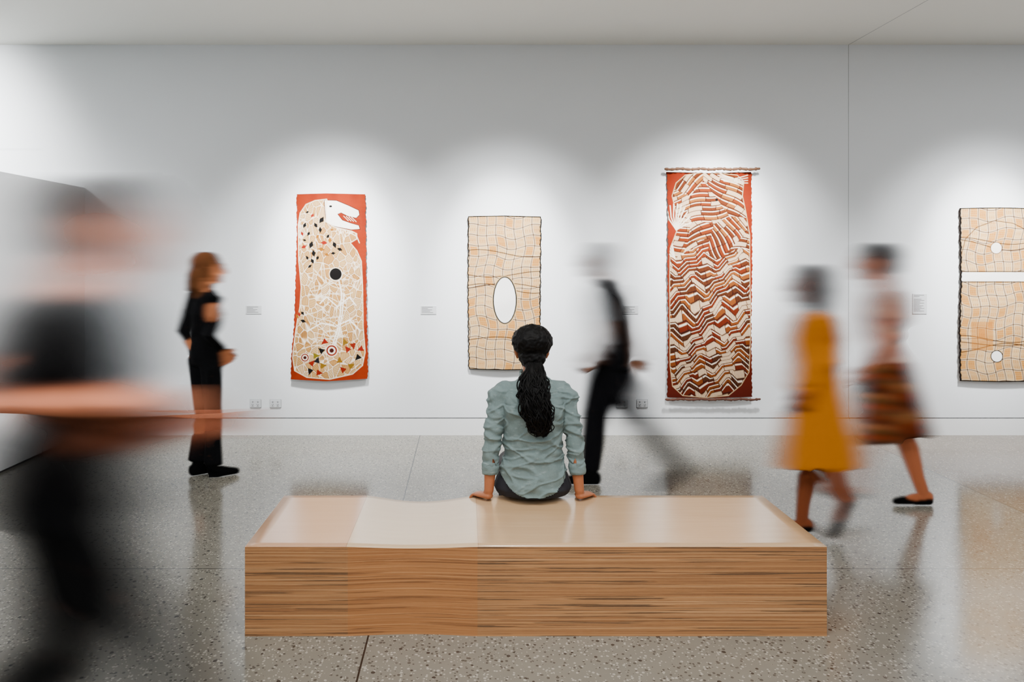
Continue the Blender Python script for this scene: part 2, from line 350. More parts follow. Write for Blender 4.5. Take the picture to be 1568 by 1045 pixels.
# --- painting 3
b=Board([(1022,262),(1024,330),(1023,420),(1024,500),(1022,610)],[(1152,262),(1153,400),(1151,500),(1152,610)],[(1020,263),(1087,265),(1155,263)],[(1020,609),(1087,610),(1155,608)])
b.fill((198,86,32)); b.fill((120,42,20),(b.T**3),.7)
form=[(1030,300),(1036,280),(1050,268),(1075,264),(1105,265),(1130,268),(1140,278),(1138,300),(1144,330),(1149,360),(1149,420),(1150,480),(1149,540),(1147,570),(1135,590),(1115,606),(1080,609),(1045,606),(1030,592),(1026,560),(1026,420),(1027,380),(1040,345)]
M=b.inside(form)
def tri(u): return 2*np.abs(2*(u-np.floor(u+.5)))-1
def blocks(X,Y,th,h,wseg,seed):
    u=X*np.cos(th)+Y*np.sin(th); v=-X*np.sin(th)+Y*np.cos(th)
    phi=v/h; bi=np.floor(phi).astype(int); fr=phi-bi
    sg=(u+9*np.sin(bi*2.3+seed))/(wseg*(1+.3*np.sin(bi*1.7+seed))); si=np.floor(sg).astype(int); fs=sg-si
    hs=np.abs(np.sin(bi*12.9898+si*78.233+seed*3.1)*43758.5453)%1
    return fr,fs,hs,u,v
A=4*np.sin(b.X*.046+b.Y*.013)+8*tri(b.X/58+b.Y*.007+.2)+4*tri(b.X/31-b.Y*.011)+4*np.sin(b.Y*.045+.5)
fr,fs,hs,u,v=blocks(b.X,b.Y+A,-.28,8.0,19,0.)
seeds=[(rng.uniform(1024,1152),rng.uniform(262,400)) for _ in range(11)]; F1,F2,I=b.vor(seeds)
ta=rng.uniform(-1.2,1.2,len(seeds)); f2,s2_,h2,u2,v2=blocks(b.X+3*np.sin(b.Y*.1),b.Y+3*np.sin(b.X*.09),ta[I],7.2,22,I*1.3)
top=b.Y+8*np.sin(b.X*.09)<388
fr=np.where(top,f2,fr); fs=np.where(top,s2_,fs); hs=np.where(top,h2,hs); u=np.where(top,u2,u); v=np.where(top,v2,v)
dark=np.clip((b.Y-330)/180,0,1); hat=np.sin((u+v*.5)*2.6)
b.fill((186,102,62),M); b.fill((164,72,32),M*dark*.9)
L1=M&(hs<.24); b.fill((246,226,206),L1); b.fill((190,120,80),L1*np.clip(hat,0,1)*.6)
L2=M&(hs>.24)&(hs<.50); b.fill((150,72,42),L2); b.fill((84,36,22),L2*dark*.75); b.fill((222,166,128),L2*np.clip(hat,0,1)*.45)
L3=M&(hs>.50)&(hs<.70); b.fill((216,156,116),L3*(1-.5*dark)); b.fill((166,84,46),L3*np.clip(hat,0,1)*.8)
b.fill((92,34,18),M*np.clip((.12-np.minimum(fr,1-fr))*9,0,1)*.9); b.fill((252,244,232),M*np.clip((.15-np.abs(fr-.28))*12,0,1)*(hs>.24)*.9)
b.fill((104,46,28),M*np.clip((.05-np.minimum(fs,1-fs))*25,0,1)*.85)
b.stroke(form,1.2,(236,214,190),True)
for k in range(9):
    a_=-2.3+k*.24; b.stroke([(1036,352),(1036+16*math.cos(a_),352+22*math.sin(a_)),(1036+24*math.cos(a_+.1),352+40*math.sin(a_+.1))],1.8,(246,238,226))
for k in range(5):
    a_=-2.1-k*.2; b.stroke([(1034,396),(1034+8*math.cos(a_),396+26*math.sin(a_))],1.6,(246,238,226))
for k in range(4): b.stroke([(1100+3*k,268+3*k),(1125,274+2*k),(1146,268+4*k)],1.4,(246,238,226))
b.ell(1098,306,2,2,(30,20,18))
p3=b.build('bark_painting',6.755,mul=.80)
def rod(name,xa,xb,yy,r,col):
    k=6.74/FOC; pts=[]; rad=[]
    for i in range(60):
        x=xa+(xb-xa)*i/59; pts.append(((x-712)*k,6.735,CH-(yy+.6*math.sin(i*.5)-400)*k)); rad.append(r*(1+.22*math.sin(i*1.9)+.15*math.sin(i*3.1)))
    bm=bmesh.new(); tube(bm,pts,rad,seg=10); me=bpy.data.meshes.new(name); bm.to_mesh(me); bm.free(); me.materials.append(mat_basic(name+'_wood',col,.7,60,.4,.003,.3,(20,1,1)))
    o=link(bpy.data.objects.new(name,me)); o.parent=p3
rod('rod_top',1019,1162,259,.013,(90,58,34)); rod('rod_bottom',1020,1163,612,.011,(76,38,20))

# ------------------------------------------------------------------ labels + outlets
KW=WALL/FOC
def wpos(u,v): return ((u-712)*KW, CH-(v-400)*KW)
for (u,v,w,h) in ((388.5,474.5,24,13),(656,475,24,13),(965,474.5,24,13),(1408,465.5,22,31)):
    x,z=wpos(u,v); w*=KW; h*=KW
    o=box('wall_label',(x-w/2,WALL-.006,z-h/2),(x+w/2,WALL+.001,z+h/2),M_white,.001)
    n=int(h/.014)
    for i in range(n):
        zz=z+h/2-.014-i*.0125
        if i==2 and n>6: continue
        ln=(.8,.45,.75,.6,.82,.5)[i%6]*w
        q=box('text_line',(x-w*.43,WALL-.0066,zz-.002),(x-w*.43+ln*.9,WALL-.0055,zz+.002),M_ink); q.parent=o
for u in (391.5,422,952,983):
    x,z=wpos(u,618.5); w,h=.052,.037
    o=box('power_outlet',(x-w,WALL-.012,z-h),(x+w,WALL+.001,z+h),M_white,.004)
    q=box('gap_shadow_rim',(x-w-.003,WALL-.004,z-h-.003),(x+w+.003,WALL+.001,z+h+.003),M_grey,.002); q.parent=o  # grey rim drawn as the gap shadow around the outlet
    for sx in (-1,1):
        q=box('socket',(x+sx*.024-.015,WALL-.0155,z-.022),(x+sx*.024+.015,WALL-.009,z+.006),M_white,.003); q.parent=o
        for dx,dz in ((-.006,-.004),(.006,-.004),(0,-.015)):
            q=box('slot',(x+sx*.024+dx-.002,WALL-.0158,z+dz-.004),(x+sx*.024+dx+.002,WALL-.013,z+dz+.004),M_gap); q.parent=o
        q=box('switch',(x+sx*.024-.006,WALL-.016,z+.012),(x+sx*.024+.006,WALL-.009,z+.026),M_grey,.002); q.parent=o

# ------------------------------------------------------------------ people
def head_parts(bm,M,k=1.0):
    def E(c,r): ell(bm,Vector(c)*k,[x*k for x in r],M)
    def T(p,r,**kw): tube(bm,[M@(Vector(q)*k) for q in p],[x*k for x in r],**kw)
    E((0,-.012,.035),(.074,.094,.088)); E((0,.02,-.01),(.066,.074,.085)); E((0,.038,-.055),(.052,.05,.05)); E((0,.062,-.088),(.026,.022,.02))
    T([(0,.088,.018),(0,.100,-.005),(0,.106,-.022)],[.009,.011,.013]); E((.011,.094,-.026),(.008,.008,.007)); E((-.011,.094,-.026),(.008,.008,.007))
    T([(-.035,.078,.032),(0,.088,.034),(.035,.078,.032)],[.009,.010,.009]); E((.036,.066,-.02),(.02,.018,.018)); E((-.036,.066,-.02),(.02,.018,.018))
    for s in (-1,1):
        T([(s*.073,.0,-.028),(s*.080,-.006,-.008),(s*.087,-.014,.016),(s*.082,-.004,.026)],[.007,.009,.009,.006]); E((s*.078,-.002,.002),(.007,.012,.02))
def face_bits(par,M,k,hairmat):
    bm=bmesh.new()
    for s in (-1,1): ell(bm,Vector((s*.030,.079,.010))*k,[.0135*k,.010*k,.0095*k],M)
    finalize(bm,'eyes',M_eye,par,None)
    bm=bmesh.new()
    for s in (-1,1): ell(bm,Vector((s*.030,.0865,.010))*k,[.0058*k,.0035*k,.0058*k],M)
    finalize(bm,'irises',M_iris,par,None)
    bm=bmesh.new(); tube(bm,[M@(Vector(q)*k) for q in ((-.023,.082,-.052),(-.010,.090,-.049),(0,.0915,-.051),(.010,.090,-.049),(.023,.082,-.052))],[.003,.005,.0045,.005,.003],seg=8)
    tube(bm,[M@(Vector(q)*k) for q in ((-.018,.083,-.057),(0,.090,-.060),(.018,.083,-.057))],[.003,.006,.003],seg=8); finalize(bm,'lips',M_lip,par,None)
    bm=bmesh.new()
    for s in (-1,1): tube(bm,[M@(Vector(q)*k) for q in ((s*.014,.090,.030),(s*.030,.0885,.036),(s*.046,.076,.031))],[.0025,.0035,.002],seg=8)
    finalize(bm,'eyebrows',hairmat,par,None)
def hand(bm,W,d,n,th,k=1.0,curl=.3,drop=0):
    d=Vector(d).normalized(); n=Vector(n); n=(n-d*n.dot(d)).normalized(); x=Vector(th); x=(x-d*x.dot(d)-n*x.dot(n)).normalized(); W=Vector(W)
    tube(bm,[W-d*.01*k,W+d*.025*k,W+d*.055*k,W+d*.082*k],[(.026*k,.018*k),(.034*k,.016*k),(.039*k,.0145*k),(.036*k,.012*k)],ref=n)
    for xo,ln,rr,cu in ((.029,.068,.0084,.9),(.0098,.078,.0087,1),(-.0098,.072,.0084,1.1),(-.0285,.056,.0074,1.25)):
        p=W+d*.074*k+x*xo*k; pts=[p]; a=drop; 
        for f in (.24,.36,.24,.16):
            dd=(d*math.cos(a)-n*math.sin(a)+x*xo*5).normalized(); p=p+dd*ln*f*k*1.15; pts.append(p); a+=curl*cu
        tube(bm,pts,[rr*k,rr*k,rr*1.02*k,rr*.9*k,rr*.78*k],ref=n if abs(n.z)<.9 else (0,1,.1),seg=10)
    p=W+d*.015*k+x*.022*k; d1=(d*.7+x*.7-n*.2).normalized(); d2=(d*.9+x*.35-n*.25).normalized(); p1=p+d1*.034*k; p2=p1+d2*.032*k; p3_=p2+(d2-n*.15).normalized()*.02*k
    tube(bm,[p,p1,p2,p3_],[.014*k,.0115*k,.0098*k,.0082*k],ref=n,seg=10)

def seated_woman():
    cx=.360; e=empty('seated_woman',(cx,3.80,.40)); W=Vector
    k=1.05; M=Matrix.Translation((cx-.003,3.835,1.165))@Matrix.Rotation(-.06,4,'X')
    sk=bmesh.new(); head_parts(sk,M,k)
    tube(sk,[(cx,3.81,.98),(cx,3.82,1.04),(cx,3.83,1.10)],[(.075,.06),.053,.05],ref=(0,1,0))
    tube(sk,[(cx,3.81,.50),(cx,3.80,.65),(cx,3.80,.88),(cx,3.805,.97)],[(.16,.10),(.13,.085),(.15,.095),(.11,.06)],ref=(0,1,0))
    arms=[]
    for s,E_,Wr in ((-1,(.143,3.775,.735),(.125,3.752,.452)),(1,(.572,3.775,.735),(.597,3.752,.452))):
        S=(cx+s*.165,3.80,.945); tube(sk,[S,E_,Wr],[.045,.036,.0255]); E_=W(E_);Wr=W(Wr)
        mid=E_.lerp(Wr,.25); tube(sk,[E_,mid,Wr],[.036,.038,.025])
        hd=W((s*.62,.78,-.10)); tube(sk,[Wr,Wr+W((s*.006,.012,-.018))],[.025,.024])
        hand(sk,Wr+W((s*.006,.004,-.029)),hd,(0,.05,1),(-s,.3,0),.98,.5,.10); arms.append((s,W(S),E_,Wr))
    for s in (-1,1):
        tube(sk,[(cx+s*.10,4.27,.40),(cx+s*.11,4.30,.12),(cx+s*.11,4.30,.07)],[.05,.036,.034])
    finalize(sk,'body',M_skin,e,.0042,3); face_bits(e,M,k,M_hair)
    sh=bmesh.new()
    R=[(.43,3.805,.184,.139),(.50,3.802,.184,.136),(.56,3.80,.176,.126),(.63,3.795,.157,.114),(.71,3.79,.150,.110),(.80,3.787,.158,.114),(.88,3.787,.172,.119),(.94,3.793,.174,.112),(.985,3.80,.140,.092),(1.015,3.806,.098,.076),(1.035,3.812,.072,.066)]
    tube(sh,[(cx,y,z) for z,y,a,b_ in R],[(a,b_) for z,y,a,b_ in R],ref=(0,1,0),seg=28,cap=.006)
    for s in (-1,1): ell(sh,(cx+s*.08,3.735,.885),(.075,.055,.085))
    for s,S,E_,Wr in arms:
        cuff=E_.lerp(Wr,.56); tube(sh,[(cx+s*.09,3.80,.965),(cx+s*.145,3.80,.958),S+W((s*.012,0,-.012)),S.lerp(E_,.45),E_,E_.lerp(Wr,.25),cuff],[.055,.062,.061,.050,.045,.044,.039],cap=.01)
    tube(sh,[(cx+.066*math.cos(a),3.812+.060*math.sin(a),1.040+.010*math.sin(a)) for a in np.linspace(0,6.283,26)],[(.009,.018)]*26,cap=.004)
    def dsp(c,n):
        d=noise.noise(W((c.x*7,c.y*7,c.z*16+3)))*.006+noise.noise(W((c.x*16+c.z*9,c.y*16,c.z*26)))*.004
        r=1-abs(noise.noise(W((c.x*6+c.z*7,c.y*6,c.z*11+8)))); d+=.008*max(0,r-.86)/.14*(1 if c.z<.95 else .3)
        r=1-abs(noise.noise(W((c.x*9-c.z*8,c.y*9+4,c.z*13)))); d+=.006*max(0,r-.88)/.12
        if abs(c.x-cx)<.17 and c.z<.74:
            d+=.003*math.sin((c.z*52+abs(c.x-cx)*30)+4*noise.noise(c*7))*max(0,1-abs(c.z-.60)/.14)
        if abs(c.x-cx)>.16:
            d+=.003*math.sin(c.z*75+c.y*30+c.x*40+5*noise.noise(c*9))*(1 if .60<c.z<.84 else .3)
        if c.y<3.79 and abs(c.x-cx)<.17: d-= .004*math.exp(-((c.z-.905)/.004)**2)
        return d
    def cut(c):
        if abs(c.x-cx)>.215 or c.z>.62: return False
        return c.z < .436+.12*(abs(c.x-cx)/.185)**3.0
    t=NT('chambray'); v=t.mapping((1,1,1)); a=t.noise(v,14,4,.6); f=t.noise(t.mapping((1,1,.25)),420,2,.5); g=t.noise(t.mapping((1,1,3)),26,3,.5)
    c=t.mix(a,s2l((72,92,93)),s2l((106,125,124))); c=t.mix(t.math('MULTIPLY',f,.4),c,s2l((138,153,151))); c=t.mix(t.ramp(g,[(.56,0.0),(.75,.45)]),c,s2l((148,163,160)))
    t.col(c); t.rough(.85); t.bump(f,.3,.001); M_sh=t.m
    finalize(sh,'shirt',M_sh,e,.0045,2,dsp,cut)
    cf=bmesh.new()
    for s,S,E_,Wr in arms:
        a=E_.lerp(Wr,.50);b2=E_.lerp(Wr,.66); tube(cf,[a,a.lerp(b2,.35),b2],[.044,.047,.045],cap=.006); tube(cf,[E_.lerp(Wr,.60),E_.lerp(Wr,.70)],[.0435,.042],cap=.005)
    finalize(cf,'rolled_cuffs',M_sh,e,.004,2,lambda c,n: noise.noise(W((c.x*25,c.y*25,c.z*50)))*.005)
    j=bmesh.new(); tube(j,[(cx,3.812,.422),(cx,3.812,.46),(cx,3.808,.52),(cx,3.80,.57)],[(.188,.114),(.208,.130),(.190,.118),(.155,.100)],ref=(0,1,0),cap=.020,seg=26)
    for s in (-1,1):
        tube(j,[(cx+s*.095,3.83,.481),(cx+s*.10,4.0,.482),(cx+s*.105,4.22,.478)],[.08,.08,.062]); tube(j,[(cx+s*.105,4.22,.470),(cx+s*.108,4.27,.40),(cx+s*.11,4.30,.15)],[.062,.058,.046])
    finalize(j,'jeans',M_jean,e,.006,4,lambda c,n: noise.noise(W((c.x*14,c.y*14,c.z*26)))*.004 if c.z>.43 else 0)
    so=bmesh.new()
    for s in (-1,1):
        x=cx+s*.11; tube(so,[(x,4.255,.042),(x,4.33,.045),(x,4.42,.036),(x+s*.006,4.49,.027)],[(.033,.042),(.036,.045),(.042,.034),(.032,.024)],cap=.02); tube(so,[(x,4.30,.06),(x,4.30,.10)],[.040,.040],cap=.01)
    finalize(so,'shoes',M_shoe,e,.005,3)
    h=bmesh.new(); ell(h,(cx-.003,3.812,1.226),(.109,.110,.088)); ell(h,(cx-.003,3.808,1.150),(.074,.088,.075)); ell(h,(cx,3.765,1.10),(.045,.045,.045))
    finalize(h,'hair',M_hair,e,.005,4,lambda c,n: noise.noise(W((c.x*30,c.y*30,c.z*30)))*.006+noise.noise(W((c.x*75,c.y*75,c.z*75)))*.005)
    path=[W((cx+.002,3.745,1.125)),W((cx-.006,3.69,1.07)),W((cx-.014,3.655,1.00)),W((cx-.004,3.634,.92)),W((cx+.010,3.630,.85)),W((cx+.022,3.643,.79)),W((cx+.026,3.658,.755))]
    wid=[.032,.060,.076,.082,.074,.056,.024]
    pt=bmesh.new()
    def ev(t):
        f=t*(len(path)-1); i=min(int(f),len(path)-2); q=f-i; return path[i].lerp(path[i+1],q), wid[i]*(1-q)+wid[i+1]*q
    for i in range(190):
        th=random.random()*6.283; r=math.sqrt(random.random()); ox,oy=r*math.cos(th),r*math.sin(th); ph=random.random()*6; fr=random.uniform(18,34); am=random.uniform(.006,.016); t1=random.uniform(.74,1.0)
        P_=[];Rr=[]
        for q in range(38):
            t=t1*q/37; c,w=ev(t); g=min(1,t*4)
            P_.append(c+W((ox*w+am*g*math.sin(fr*t+ph),oy*w*.42+am*.7*g*math.cos(fr*t*1.1+ph*2),am*.5*g*math.sin(fr*t+ph*3)))); Rr.append(.0042*(1-.6*(q/37)**2))
        tube(pt,P_,Rr,ref=(0,1,0),seg=5)
    tube(pt,[ev(t)[0] for t in np.linspace(0,.93,12)],[(ev(t)[1]*.72,ev(t)[1]*.3) for t in np.linspace(0,.93,12)],ref=(0,1,0),seg=12)
    finalize(pt,'ponytail',M_hair,e,None)
    ti=bmesh.new(); tube(ti,[(cx+.036*math.cos(a),3.722+.018*math.sin(a),1.098+.018*math.sin(a)) for a in np.linspace(0,6.283,20)],[.008]*20); finalize(ti,'hair_tie',M_black,e,None)
seated_woman()

def figure(o):
    bx,by=o['at']; a=o['face']; f=Vector((math.cos(a),math.sin(a),0)); s=Vector((f.y,-f.x,0)); K=o['H']/1.75; base=Vector((bx,by,0))
    def L(p): return base+(s*p[0]+f*p[1]+Vector((0,0,p[2])))*K
    G={k:bmesh.new() for k in ('skin','top','bottom','shoes','hair')}
    hc=L(o.get('head',(0,.03,1.635))); M=Matrix(((s.x,f.x,0,hc.x),(s.y,f.y,0,hc.y),(0,0,1,hc.z),(0,0,0,1)))
    if 'turn' in o: M=M@Matrix.Rotation(o['turn'],4,'Z')
    head_parts(G['skin'],M,K); nb=L(o.get('neck',(0,0,1.46))); pel=L(o.get('pelvis',(0,0,.95))); ch=pel.lerp(nb,.66); wa=pel.lerp(nb,.3)
    w=o.get('build',1.0); v_=Vector
    tube(G['skin'],[nb-v_((0,0,.03*K)),nb.lerp(hc,.55)-f*.01,hc-v_((0,0,.05*K))-f*.015],[.056*K*w,.05*K*w,.05*K*w],ref=f)
    def torso(bm,g,z0=0.0):
        pts=[pel+v_((0,0,z0*K)),pel+v_((0,0,.06*K)),wa,pel.lerp(nb,.5),ch,pel.lerp(nb,.86),nb-v_((0,0,.015*K))]; rr=[(.165,.12),(.160,.115),(.132,.095),(.145,.105),(.165*w,.118),(.155*w,.095),(.07,.06)]
        tube(bm,pts,[((x+g)*K,(y+g)*K) for x,y in rr],ref=f,seg=22,cap=.01)
    torso(G['skin'],-.022); torso(G['top'],.010,-.02)
    for sd,key in ((-1,'L'),(1,'R')):
        E_,W_=o['arm'+key]; S=L((sd*.175*w,0,1.405)) if 'neck' not in o else nb+s*sd*.175*K*w-v_((0,0,.055*K)); E_=L(E_); W_=L(W_)
        tube(G['skin'],[S,S.lerp(E_,.5),E_,E_.lerp(W_,.3),W_],[.044*K,.040*K,.036*K,.036*K,.025*K])
        hand(G['skin'],W_,(W_-E_),s*sd,f,K,.35)
        sl=o.get('sleeve',.5); pts=[nb+s*sd*.09*K-v_((0,0,.035*K)),S+v_((0,0,.002)),S.lerp(E_,min(sl,1))]; rr=[.052,.064,.056]
        if sl>1: pts+= [E_.lerp(W_,sl-1)]; rr=[.052,.064,.053,.042]
        tube(G['top'],pts,[r*K for r in rr],cap=.01)
    for sd,key in ((-1,'L'),(1,'R')):
        kn,an,tv=o['leg'+key]; hp=pel+s*sd*.085*K-v_((0,0,.02)); kn=L(kn); an=L(an); tv=(f*tv[0]+v_((0,0,tv[1]))).normalized()
        calf=kn.lerp(an,.3)-f*.012
        tube(G['skin'],[hp,hp.lerp(kn,.5),kn,calf,kn.lerp(an,.75),an],[.078*K,.062*K,.048*K,.05*K,.034*K,.031*K])
        if o.get('trousers',True):
            fl=o.get('flare',.052); tube(G['bottom'],[hp,hp.lerp(kn,.5),kn,kn.lerp(an,.5),kn.lerp(an,.93)],[.098*K,.086*K,.070*K,.066*K,fl*K],cap=.01)
        hl=an-tv*.045*K-v_((0,0,.04*K)); m1=an+tv*.06*K-v_((0,0,.038*K)); m2=an+tv*.13*K-v_((0,0,.048*K)); m3=an+tv*.185*K-v_((0,0,.054*K))
        if o.get('flat_shoe'): 
            tube(G['skin'],[hl+v_((0,0,.01)),m1,m2],[(.026*K,.03*K),(.03*K,.028*K),(.034*K,.016*K)],cap=.015)
            tube(G['shoes'],[hl-v_((0,0,.012)),m1-v_((0,0,.020)),m2,m3],[(.031*K,.024*K),(.034*K,.015*K),(.041*K,.022*K),(.028*K,.014*K)],cap=.015)
        else:
            tube(G['shoes'],[hl,m1,m2,m3],[(.034*K,.040*K),(.037*K,.042*K),(.044*K,.030*K),(.033*K,.022*K)],cap=.02); tube(G['shoes'],[an-v_((0,0,.03)),an+v_((0,0,.02))],[.042*K,.04*K],cap=.01)
    if o.get('trousers',True): tube(G['bottom'],[pel-v_((0,0,.07*K)),pel,pel+v_((0,0,.08*K))],[(.155*K,.115*K),(.176*K,.13*K),(.155*K,.11*K)],ref=f,seg=20,cap=.02)
    if 'skirt' in o:
        tube(G['bottom'],[L((x,y,z)) for x,y,z,_,_ in o['skirt']],[(p*K,q*K) for _,_,_,p,q in o['skirt']],ref=f,seg=24,cap=.006)
    hs=o.get('hair','short')
    ell(G['hair'],Vector((0,-.022,.045))*K,(.083*K,.098*K,.090*K),M); ell(G['hair'],Vector((0,-.045,.0))*K,(.076*K,.070*K,.085*K),M)
    if hs=='long':
        tube(G['hair'],[M@Vector(q) for q in ((0,-.05,.03),(0,-.085,-.06),(.0,-.095,-.16),(.0,-.10,-.27))],[(.07,.05),(.078,.045),(.082,.035),(.05,.022)],ref=f)
        for sd in (-1,1): tube(G['hair'],[M@Vector(q) for q in ((sd*.06,.0,.04),(sd*.078,-.01,-.05),(sd*.085,-.02,-.15))],[.03,.026,.018])
    if hs=='bob':
        tube(G['hair'],[M@Vector(q) for q in ((0,-.035,.03),(0,-.045,-.04),(0,-.045,-.12))],[(.09,.075),(.095,.075),(.085,.06)],ref=f)
        for sd in (-1,1): tube(G['hair'],[M@Vector(q) for q in ((sd*.065,.02,.04),(sd*.083,.02,-.04),(sd*.08,.02,-.11))],[.026,.026,.018])
    return G,M,K

# A person who moved during the exposure: a relief shell of the volume the body swept along
# the walking direction; opacity follows the share of the exposure the body spent there.
def moving_body(name,par,items,res=.006,nt=41,blur=2,gain=2.0):
    PT=[];CO=[];WT=[];AM=[];OF=[]
    for bm,opac,amp,colf in items:
        bmesh.ops.triangulate(bm,faces=bm.faces[:]); bm.verts.ensure_lookup_table(); bm.verts.index_update()
        co=np.array([v.co[:] for v in bm.verts]); tr=np.array([[v.index for v in f.verts] for f in bm.faces]); bm.free()
        A,B,C=co[tr[:,0]],co[tr[:,1]],co[tr[:,2]]; ar=np.linalg.norm(np.cross(B-A,C-A),axis=1)/2+1e-12
        cum=np.cumsum(ar); N=int(cum[-1]/(res*res)*7); pick=np.clip(np.searchsorted(cum,rng.random(N)*cum[-1]),0,len(tr)-1); r1=np.sqrt(rng.random(N)); r2=rng.random(N)
        P=A[pick]*(1-r1)[:,None]+B[pick]*(r1*(1-r2))[:,None]+C[pick]*(r1*r2)[:,None]
        of,am,kp=amp(P); PT.append(P); CO.append(colf(P)); WT.append(opac*kp*np.ones(N)); AM.append(am*np.ones(N)); OF.append(of*np.ones(N))
    P=np.concatenate(PT);Cc=np.concatenate(CO);Wt=np.concatenate(WT);Am=np.concatenate(AM);Of=np.concatenate(OF)
    od=np.argsort(-P[:,1]); P,Cc,Wt,Am,Of=P[od],Cc[od],Wt[od],Am[od],Of[od]
    x0=(P[:,0]+Of-Am).min()-.1; z0=-.03; nx=int(((P[:,0]+Of+Am).max()+.1-x0)/res); nz=int((P[:,2].max()+.1-z0)/res)
    AA=np.zeros(nx*nz); CA=np.zeros((nx*nz,3)); iz=((P[:,2]-z0)/res).astype(int); order=np.arange(len(P))
    YA=np.zeros(nx*nz); YB=np.zeros(nx*nz); KA=np.zeros(nx*nz)
    ts=np.linspace(-1,1,nt); kw=np.cos(ts*math.pi/2)**1.1+1e-4; kw/=kw.sum(); yv=P[:,1]
    for t,k in zip(ts,kw):
        ix=np.clip(((P[:,0]+Of+Am*.5*t-x0)/res).astype(int),0,nx-1); id_=iz*nx+ix
        last=np.full(nx*nz,-1); np.maximum.at(last,id_,order); m=last>=0; l=last[m]
        first=np.full(nx*nz,len(P)); np.minimum.at(first,id_,order)
        AA[m]+=k*Wt[l]; CA[m]+=k*Wt[l][:,None]*Cc[l]; YA[m]+=k*yv[l]; YB[m]+=k*yv[first[m]]; KA[m]+=k
    sh=(nz,nx); AA=AA.reshape(sh); CA=CA.reshape(nz,nx,3); YA=YA.reshape(sh); YB=YB.reshape(sh); KA=KA.reshape(sh)
    def bl(a,k=1):
        for _ in range(k):
            for ax in (0,1): a=(np.roll(a,1,ax)+2*a+np.roll(a,-1,ax))/4
        return a
    AA=bl(AA,blur); CA=bl(CA,blur); K4=bl(KA,5); Yn=bl(YA,5)/np.maximum(K4,1e-9); Yf=bl(YB,5)/np.maximum(K4,1e-9); W=bl((KA>0).astype(float),5)
    ok=(AA>.004)&(K4>1e-5); a=np.clip(AA,0,1); col=CA/np.maximum(AA,1e-4)[...,None]
    a=np.clip((1-(1-a)**gain*(1-.6*a*a))*1.01,0,1)
    e=np.clip((W-.05)/.6,0,1); mid=(Yn+Yf)/2; Y1=mid+(Yn-mid)*e*.5; Y2=mid+(Yf-mid)*e*.25
    gx,gz=np.meshgrid(x0+(np.arange(nx)+.5)*res,z0+(np.arange(nz)+.5)*res); gz=np.maximum(gz,.002)
    idx=np.full(sh,-1); idx[ok]=np.arange(ok.sum()); n1=int(ok.sum())
    vf=np.stack([gx[ok],Y1[ok],gz[ok]],1); vb=np.stack([gx[ok],Y2[ok],gz[ok]],1); cl=np.clip(col[ok],0,1)
    cc=np.concatenate([np.concatenate([cl,a[ok][:,None]],1),np.concatenate([cl,.45*a[ok][:,None]],1)])
    q=np.stack([idx[:-1,:-1],idx[:-1,1:],idx[1:,1:],idx[1:,:-1]],-1).reshape(-1,4); q=q[(q>=0).all(1)]
    Fs=np.concatenate([q,q[:,::-1]+n1]).astype(np.int32); Vs=np.concatenate([vf,vb]); nf=len(Fs)
    me=bpy.data.meshes.new(name); me.vertices.add(len(Vs)); me.vertices.foreach_set('co',Vs.astype(np.float32).ravel()); me.loops.add(nf*4); me.loops.foreach_set('vertex_index',Fs.ravel())
    me.polygons.add(nf); me.polygons.foreach_set('loop_start',np.arange(0,nf*4,4,dtype=np.int32)); me.polygons.foreach_set('use_smooth',np.ones(nf,dtype=bool)); me.update(calc_edges=True)
    ca=me.color_attributes.new('Col','FLOAT_COLOR','POINT'); ca.data.foreach_set('color',cc.astype(np.float32).ravel())
    me.materials.append(M_ghost); ob=link(bpy.data.objects.new(name,me)); parent(ob,par)
def flat(rgb,var=.0):
    c=s2l(rgb); return lambda P: np.tile(c,(len(P),1))
wh=np.where

# standing woman in black (almost still)
o=dict(at=(-2.0,5.50),face=math.radians(38),H=1.70,build=.92,hair='long',turn=-.25,sleeve=1.75,flare=.075,
  armL=((-.25,-.07,1.13),(-.20,.02,.90)),armR=((.21,-.07,1.13),(.10,.12,.98)),
  legL=((-.075,.02,.50),(-.07,-.03,.085),(1,0)),legR=((.08,.03,.50),(.085,.03,.085),(1,0)))
q,M,K=figure(o); e=empty('standing_woman',(-2.0,5.5,0))
am=lambda P:(.01,.035+.115*np.clip((P[:,2]-.75)/.5,0,1),1.0)
moving_body('body',e,[(q['skin'],1,am,flat((190,118,80))),(q['top'],1,am,flat((11,11,13))),(q['bottom'],1,am,flat((13,13,15))),(q['shoes'],1,am,flat((8,8,9))),(q['hair'],1,am,flat((84,50,28)))],.005,31,1)

# foreground walking man
o=dict(at=(-1.06,1.97),face=0.0,H=1.86,build=1.0,hair='short',sleeve=.80,head=(0,.08,1.635),neck=(0,.02,1.46),
  armL=((-.22,-.08,1.15),(-.19,.18,1.12)),armR=((.22,-.10,1.20),(.19,.17,1.205)),
  legL=((-.09,-.06,.50),(-.09,-.38,.16),(.8,-.6)),legR=((.09,.24,.52),(.09,.40,.09),(1,.1)))
q,M,K=figure(o); e=empty('walking_man',(-1.06,1.97,0))
def lo(P): fr=np.clip((P[:,0]+1.0)/.1,0,1)*np.clip((.85-P[:,2])/.2,0,1); return (-.02,.40-.08*np.clip(1.0-P[:,2],0,1)+.25*fr,1-.35*fr)
up=lambda P:(-.02,.44,1.0)
def upskin(P): 
    z=P[:,2]; arm=(z<1.40)&(np.abs(P[:,1]-1.97)>.17)&(z>1.1); hd=z>1.52; l=lo(P); low=z<1.05
    return (wh(arm,-.08,-.02),wh(arm,.60,wh(low,l[1],.44)),wh(arm,.90,wh(hd,.62,wh(low,l[2],1))))
